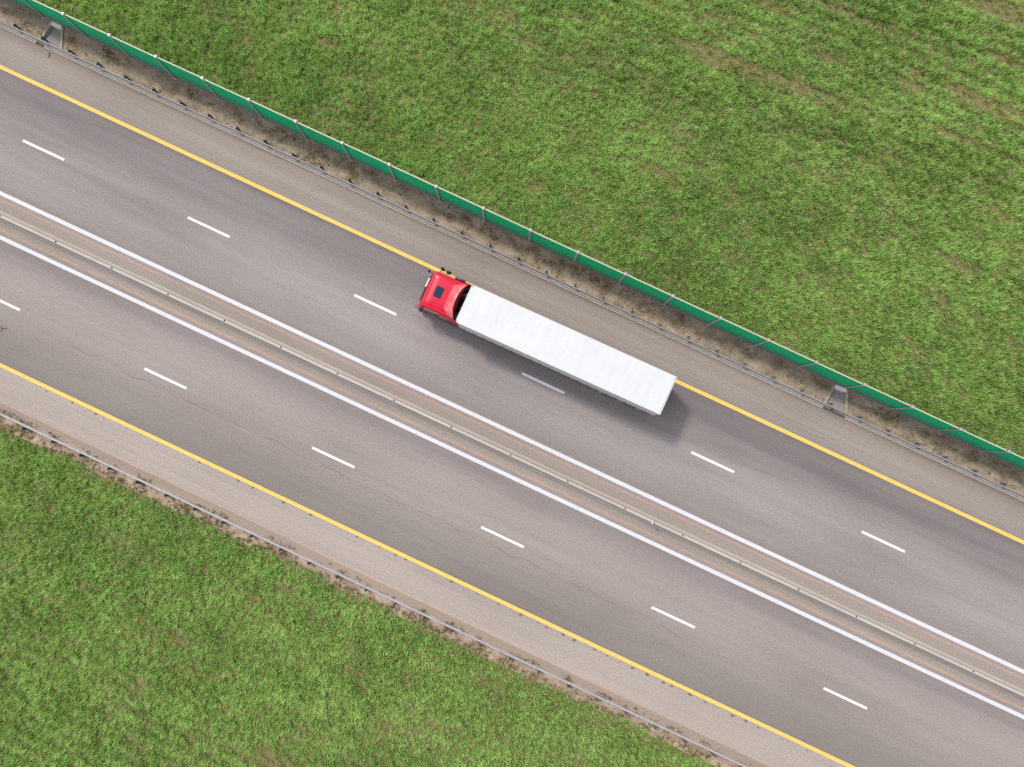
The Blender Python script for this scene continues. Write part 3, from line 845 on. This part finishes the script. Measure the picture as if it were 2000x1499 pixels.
for k, yy in enumerate((-.30, -.22, .0, .12)):
    tube(bm, [(-6.05, yy+TO, 2.0), (-5.95, yy+.04, 1.75), (-5.82, yy+.1, 1.7), (-5.72, yy+.05, 1.9)], .02, 6)
obj('engine_block', bm, M_chassis, truck)
bm = NB(); tube(bm, [(-5.98, -.35+TO, 2.2), (-5.88, -.33+TO, 2.0), (-5.80, -.22+TO, 2.0), (-5.74, -.18+TO, 2.2)], .022, 6); cyl(bm, (-5.9, -.2+TO, 2.15), .05, .12, 'z', 10)
obj('air_line', bm, simple('yellow_hose', (.45, .36, .12, 1), .5), truck)
bm = NB(); cyl(bm, (-5.88, .62+TO, 2.3), .06, .22, 'z', 12); box(bm, -5.95, -5.82, .66+TO, .78+TO, 2.2, 2.32, .01, 1)
obj('exhaust_pipe', bm, M_rim, truck)

# cab shell lofted through horizontal rings
def ring(z, xf, xr, w, rf, rr, n=7):
    pts = []
    for cx, cy, r, a0 in ((xf+rf, -w+rf, rf, PI), (xr-rr, -w+rr, rr, 1.5*PI), (xr-rr, w-rr, rr, 0), (xf+rf, w-rf, rf, .5*PI)):
        for k in range(n): a = a0+PI/2*k/(n-1); pts.append((cx+r*math.cos(a), cy+r*math.sin(a)+TO, z))
    return pts
rings = [(.95, -8.42, -6.22, 1.235, .30, .06), (1.25, -8.50, -6.20, 1.245, .32, .06), (1.75, -8.50, -6.18, 1.245, .32, .06), (1.95, -8.46, -6.17, 1.24, .32, .06),
         (2.50, -8.33, -6.16, 1.215, .30, .06), (2.80, -8.27, -6.15, 1.195, .30, .07), (2.95, -8.23, -6.15, 1.175, .28, .08), (3.03, -8.17, -6.16, 1.14, .26, .09), (3.065, -8.09, -6.18, 1.08, .22, .10),
         (3.068, -8.06, -6.19, 1.06, .21, .10), (3.040, -8.03, -6.20, 1.03, .20, .10), (3.038, -8.00, -6.21, 1.00, .20, .10), (3.078, -7.93, -6.22, .94, .19, .10), (3.09, -7.86, -6.23, .90, .18, .10), (3.105, -7.6, -6.4, .5, .15, .10)]
bm = NB(); prev = None
for r_ in rings:
    cur = [bm.verts.new(p) for p in ring(*r_)]
    if prev:
        n = len(cur)
        for i in range(n): bm.faces.new((prev[i], prev[(i+1) % n], cur[(i+1) % n], cur[i])).smooth = True
    else: bm.faces.new(cur[::-1])
    prev = cur
bm.faces.new(prev).smooth = True
cab = obj('cab', bm, M_red, truck)
# windscreen and side windows, laid just proud of the shell
def pane(name, pts, mat, par, th=.0):
    bm = NB(); bm.faces.new([bm.verts.new(p) for p in pts]); return obj(name, bm, mat, par)
bm = NB()
def fr(z):   # front x at height z
    zs = [(1.75, -8.50), (1.95, -8.46), (2.5, -8.33), (2.8, -8.27)]
    for (a, xa), (b, xb_) in zip(zs, zs[1:]):
        if z <= b: return xa+(xb_-xa)*(z-a)/(b-a)
    return -8.27
rows = []
for z in (1.80, 2.05, 2.3, 2.55, 2.78):
    row = []
    w = 1.245-(z-1.75)*.05; R = .31
    for k in range(17):
        t = -1+2*k/16; y = t*(w-.06); ay = abs(y)-(w-R)
        dx = R-math.sqrt(max(0, R*R-ay*ay)) if ay > 0 else 0
        row.append(bm.verts.new((fr(z)-.006+dx, y+TO, z)))
    rows.append(row)
for a, b in zip(rows, rows[1:]):
    for i in range(16): bm.faces.new((a[i], a[i+1], b[i+1], b[i])).smooth = True
obj('windscreen', bm, M_glass, cab)
for s in (-1, 1):
    bm = NB(); w = 1.25
    prism(bm, [(-8.02, 1.92), (-7.05, 1.92), (-7.02, 2.62), (-7.9, 2.62)], *sorted((s*(w-.03)+TO, s*(w-.0)+TO)), 'y')
    for vv in bm.verts:
        if vv.co.z > 2.5: vv.co.y -= s*.038
    obj('side_window', bm, M_glass, cab)
    bm = NB(); prism(bm, [(-8.12, 1.08), (-6.98, 1.08), (-6.98, 1.88), (-8.14, 1.88)], *sorted((s*1.243+TO, s*1.256+TO)), 'y', .01, 1)
    dr = obj('door', bm, M_red, cab)
    bm = NB(); box(bm, -7.28, -7.06, *sorted((s*1.258+TO, s*1.29+TO)), 1.70, 1.74, .008, 1); obj('door_handle', bm, M_black, dr)
    # white graphics: a row of small marks high on the side and a stripe lower down
    bm = NB()
    for k in range(7):
        x = -7.86+k*.13; box(bm, x, x+.085, *sorted((s*1.208+TO, s*1.236+TO)), 2.70, 2.765)
    obj('lettering', bm, M_whitep, cab)
    bm = NB(); box(bm, -6.92, -6.42, *sorted((s*1.243+TO, s*1.258+TO)), 2.02, 2.10); obj('side_stripe', bm, M_whitep, cab)
    bm = NB(); tube(bm, [(-8.0, s*1.25+TO, 2.66), (-7.6, s*1.275+TO, 2.665), (-7.0, s*1.25+TO, 2.66)], .018, 6); obj('window_deflector', bm, M_black, cab)
    bm = NB()   # steps and wheel arch
    prism(bm, [(-8.2, .95), (-8.05, 1.18), (-7.75, 1.22), (-7.15, 1.22), (-6.9, 1.10), (-6.8, .95), (-6.86, .9), (-7.0, 1.02), (-7.2, 1.10), (-7.7, 1.10), (-7.95, 1.05), (-8.1, .9)], *sorted((s*.8+TO, s*1.27+TO)), 'y')
    obj('front_fender', bm, M_dgrey, truck)
    bm = NB()
    for zz, e in ((.38, .02), (.68, 0)): box(bm, -8.42, -8.0, *sorted((s*1.0+TO, s*(1.26+e)+TO)), zz, zz+.05, .01, 1)
    box(bm, -6.75, -5.85, *sorted((s*.9+TO, s*1.26+TO)), .42, .92, .04, 2)
    obj('step', bm, M_black, truck)
    # mirrors on arms
    mr = empty('mirror', (-8.22, s*1.40+TO, 2.25)); mr.parent = truck
    bm = NB()
    if s > 0: ellipsoid(bm, (.30, .10, .1), .16, .11, .22, -.35); ellipsoid(bm, (.70, .10, -.2), .19, .11, .16, .0)
    else: ellipsoid(bm, (.10, .02, .05), .10, .10, .24, .3); ellipsoid(bm, (.05, .0, -.35), .09, .08, .13, .2)
    obj('mirror_housing', bm, M_black, mr, True)
    bm = NB()
    if s > 0: tube(bm, [(.28, -.17, .38), (.28, .0, .40), (.30, .12, .1)], .016, 6); tube(bm, [(.62, -.16, -.1), (.66, .05, -.15)], .016, 6)
    else: tube(bm, [(.18, .17, .38), (.1, .0, .38), (.1, .02, -.35), (.18, .17, -.40)], .016, 6)
    obj('mirror_arm', bm, M_black, mr)
# kerb-view mirror at the upper front corner, ramp mirror at the lower one
bm = NB(); ellipsoid(bm, (-8.62, 1.02+TO, 2.45), .11, .085, .09, .1); tube(bm, [(-8.62, 1.02+TO, 2.5), (-8.48, .99+TO, 2.7), (-8.22, .97+TO, 2.78)], .014, 6); obj('kerb_mirror', bm, M_black, truck)
bm = NB(); prism(bm, [(-8.62, -1.32+TO), (-8.22, -1.28+TO), (-8.20, -1.12+TO), (-8.44, -1.08+TO)], 1.95, 2.1, 'z', .02, 1); obj('corner_mirror', bm, simple('dusty_red_plastic', (.32, .06, .09, 1), .5), truck)
# dark sun visor with a white sign in its middle
bm = NB(); rows = []
for x_, z_ in ((-8.25, 2.90), (-8.38, 2.66), (-8.41, 2.60)):
    row = []
    for k in range(15):
        t = -1+2*k/14; row.append(bm.verts.new((x_+.17*abs(t)**3.5, t*1.12+TO, z_)))
    rows.append(row)
for a, b in zip(rows, rows[1:]):
    for i in range(14): bm.faces.new((a[i], a[i+1], b[i+1], b[i])).smooth = True
vis = obj('sun_visor', bm, M_black, cab)
bm = NB(); prism(bm, [(-8.435, 2.62), (-8.42, 2.61), (-8.30, 2.88), (-8.315, 2.89)], .02+TO, .60+TO, 'y'); obj('sign_plate', bm, M_whitep, vis)
# roof hatch with rounded corners
def rrect(x0, x1, y0, y1, r, n=5):
    pts = []
    for cx, cy, a0 in ((x1-r, y1-r, 0), (x0+r, y1-r, PI/2), (x0+r, y0+r, PI), (x1-r, y0+r, 1.5*PI)):
        for k in range(n): a = a0+PI/2*k/(n-1); pts.append((cx+r*math.cos(a), cy+r*math.sin(a)))
    return pts
bm = NB(); prism(bm, rrect(-7.70, -7.20, -.36+TO, .36+TO, .08), 3.06, 3.118, 'z'); hatch = obj('roof_hatch', bm, M_black, cab)
bm = NB(); prism(bm, rrect(-7.68, -7.22, -.34+TO, .34+TO, .07), 3.118, 3.135, 'z', .008, 1); obj('hatch_glass', bm, M_roofglass, hatch)
# roof wind deflector: curved sheet rising from the roof to a concave rear lip, plus side fairings
bm = NB(); NU, NVv = 32, 8; gg = {}
for i in range(NU+1):
    t = -1+2*i/NU; a = abs(t); sg = 1 if t >= 0 else -1
    if a < .68: B = Vector((-6.82+.03*(a/.68)**2, sg*a/.68*.80, 3.085))
    else:
        q = (a-.68)/.32; B = Vector((-6.79+q*.68, sg*(.80+q*.40), 3.085-.06*q))
    Tt = Vector((-6.24+.30*a**2.2, sg*(a*1.17), 3.86-.34*a**2))
    for j in range(NVv+1):
        u = j/NVv; p = B.lerp(Tt, u); p.z += .05*math.sin(PI*u)*(1-a**4); gg[i, j] = bm.verts.new((p.x, p.y+TO, p.z))
for i in range(NU):
    for j in range(NVv): bm.faces.new((gg[i, j], gg[i+1, j], gg[i+1, j+1], gg[i, j+1])).smooth = True
defl = obj('wind_deflector', bm, M_redsheen, cab)
sm = defl.modifiers.new('thick', 'SOLIDIFY'); sm.thickness = .025; sm.offset = -1
bm = NB()   # dark inner shell of the deflector
gg = {}
for i in range(NU+1):
    t = -1+2*i/NU; a = abs(t); sg = 1 if t >= 0 else -1
    Tt = Vector((-6.24+.30*a**2.2, sg*(a*1.14), 3.84-.34*a**2)); Bt = Vector((-6.12+.08*a, sg*a*1.14, 2.9))
    for j in range(2): p = Tt.lerp(Bt, j); gg[i, j] = bm.verts.new((p.x+.01, p.y+TO, p.z))
for i in range(NU): bm.faces.new((gg[i, 0], gg[i+1, 0], gg[i+1, 1], gg[i, 1])).smooth = True
obj('deflector_lining', bm, M_redd, defl)
for s in (-1, 1):
    bm = NB(); prism(bm, [(-6.25, 1.05), (-6.25, 3.02), (-6.05, 3.48), (-5.92, 3.44), (-5.50, 2.75), (-5.42, 2.2), (-5.42, 1.05)], *sorted((s*1.21+TO, s*1.24+TO)), 'y')
    for vv in bm.verts:
        if vv.co.z > 2.9: vv.co.y -= s*.05
    obj('side_fairing', bm, M_red, cab)
    bm = NB(); prism(bm, [(-7.0, 2.05), (-6.3, 2.05), (-6.25, 2.75), (-6.55, 2.86), (-6.95, 2.80)], *sorted((s*1.235+TO, s*1.37+TO)), 'y', .03, 2)
    if s > 0: obj('air_intake', bm, M_dgrey, cab)
    else: bm.free()
# bumper, grille, headlights, number plate, wipers
bm = NB(); prism(bm, [(-8.62, .95), (-8.60, .45), (-8.5, .30), (-8.1, .30), (-8.1, .98), (-8.5, 1.0)], -1.24+TO, 1.24+TO, 'y', .05, 2); bp = obj('bumper', bm, M_dgrey, truck)
bm = NB(); box(bm, -8.55, -8.49, -.85+TO, .85+TO, 1.05, 1.65, .02, 1); grille = obj('grille', bm, M_black, cab)
for s in (-1, 1):
    bm = NB(); box(bm, -8.645, -8.58, *sorted((s*.72+TO, s*1.12+TO)), .60, .82, .02, 2); obj('headlight', bm, M_lamp, bp)
    bm = NB(); tube(bm, [(-8.50, s*.55+TO, 1.80), (-8.42, s*.15+TO, 2.12)], .012, 5); obj('wiper', bm, M_black, cab)

# ------------------------------------------------------------------ CAMERA
R = Matrix(((0.906042802, -0.422750727, 0.019190218), (0.423180634, 0.904869508, -0.046144601), (0.002143021, 0.049929912, 0.998750425)))
cd = bpy.data.cameras.new('camera'); co = bpy.data.objects.new('camera', cd); COL.objects.link(co)
co.matrix_world = Matrix.Translation((0, 0, 56)) @ R.to_4x4()
cd.sensor_fit = 'HORIZONTAL'; cd.sensor_width = 36; cd.lens = 1700/2000*36; cd.clip_end = 8000
scene.camera = co

# ------------------------------------------------------------------ LIGHT
svec = Vector((-2.4, 1.12, 4.0)).normalized()        # towards the sun
elev = math.asin(svec.z); az = math.atan2(svec.x, svec.y)
w = bpy.data.worlds.new('World'); scene.world = w; w.use_nodes = True
wn = w.node_tree.nodes; sky = wn.new('ShaderNodeTexSky'); sky.sky_type = 'NISHITA'; sky.sun_disc = False
sky.sun_elevation = elev; sky.sun_rotation = az; sky.air_density = 1.0; sky.dust_density = 2.5; sky.ozone_density = 1.0
hs = wn.new('ShaderNodeHueSaturation'); hs.inputs['Saturation'].default_value = .42      # hazy sky, less blue
w.node_tree.links.new(sky.outputs[0], hs.inputs['Color'])
w.node_tree.links.new(hs.outputs[0], wn['Background'].inputs[0]); wn['Background'].inputs[1].default_value = .205
sl = bpy.data.lights.new('sun', 'SUN'); sl.energy = 1.85; sl.angle = math.radians(6.5); sl.color = (1, .965, .92)
so = bpy.data.objects.new('sun', sl); COL.objects.link(so); so.rotation_euler = svec.to_track_quat('Z', 'Y').to_euler()
scene.view_settings.view_transform = 'Standard'; scene.view_settings.look = 'None'; scene.view_settings.exposure = 0
scene.cycles.max_bounces = 6
scene.cycles.use_denoising = False
scene.cycles.use_adaptive_sampling = False
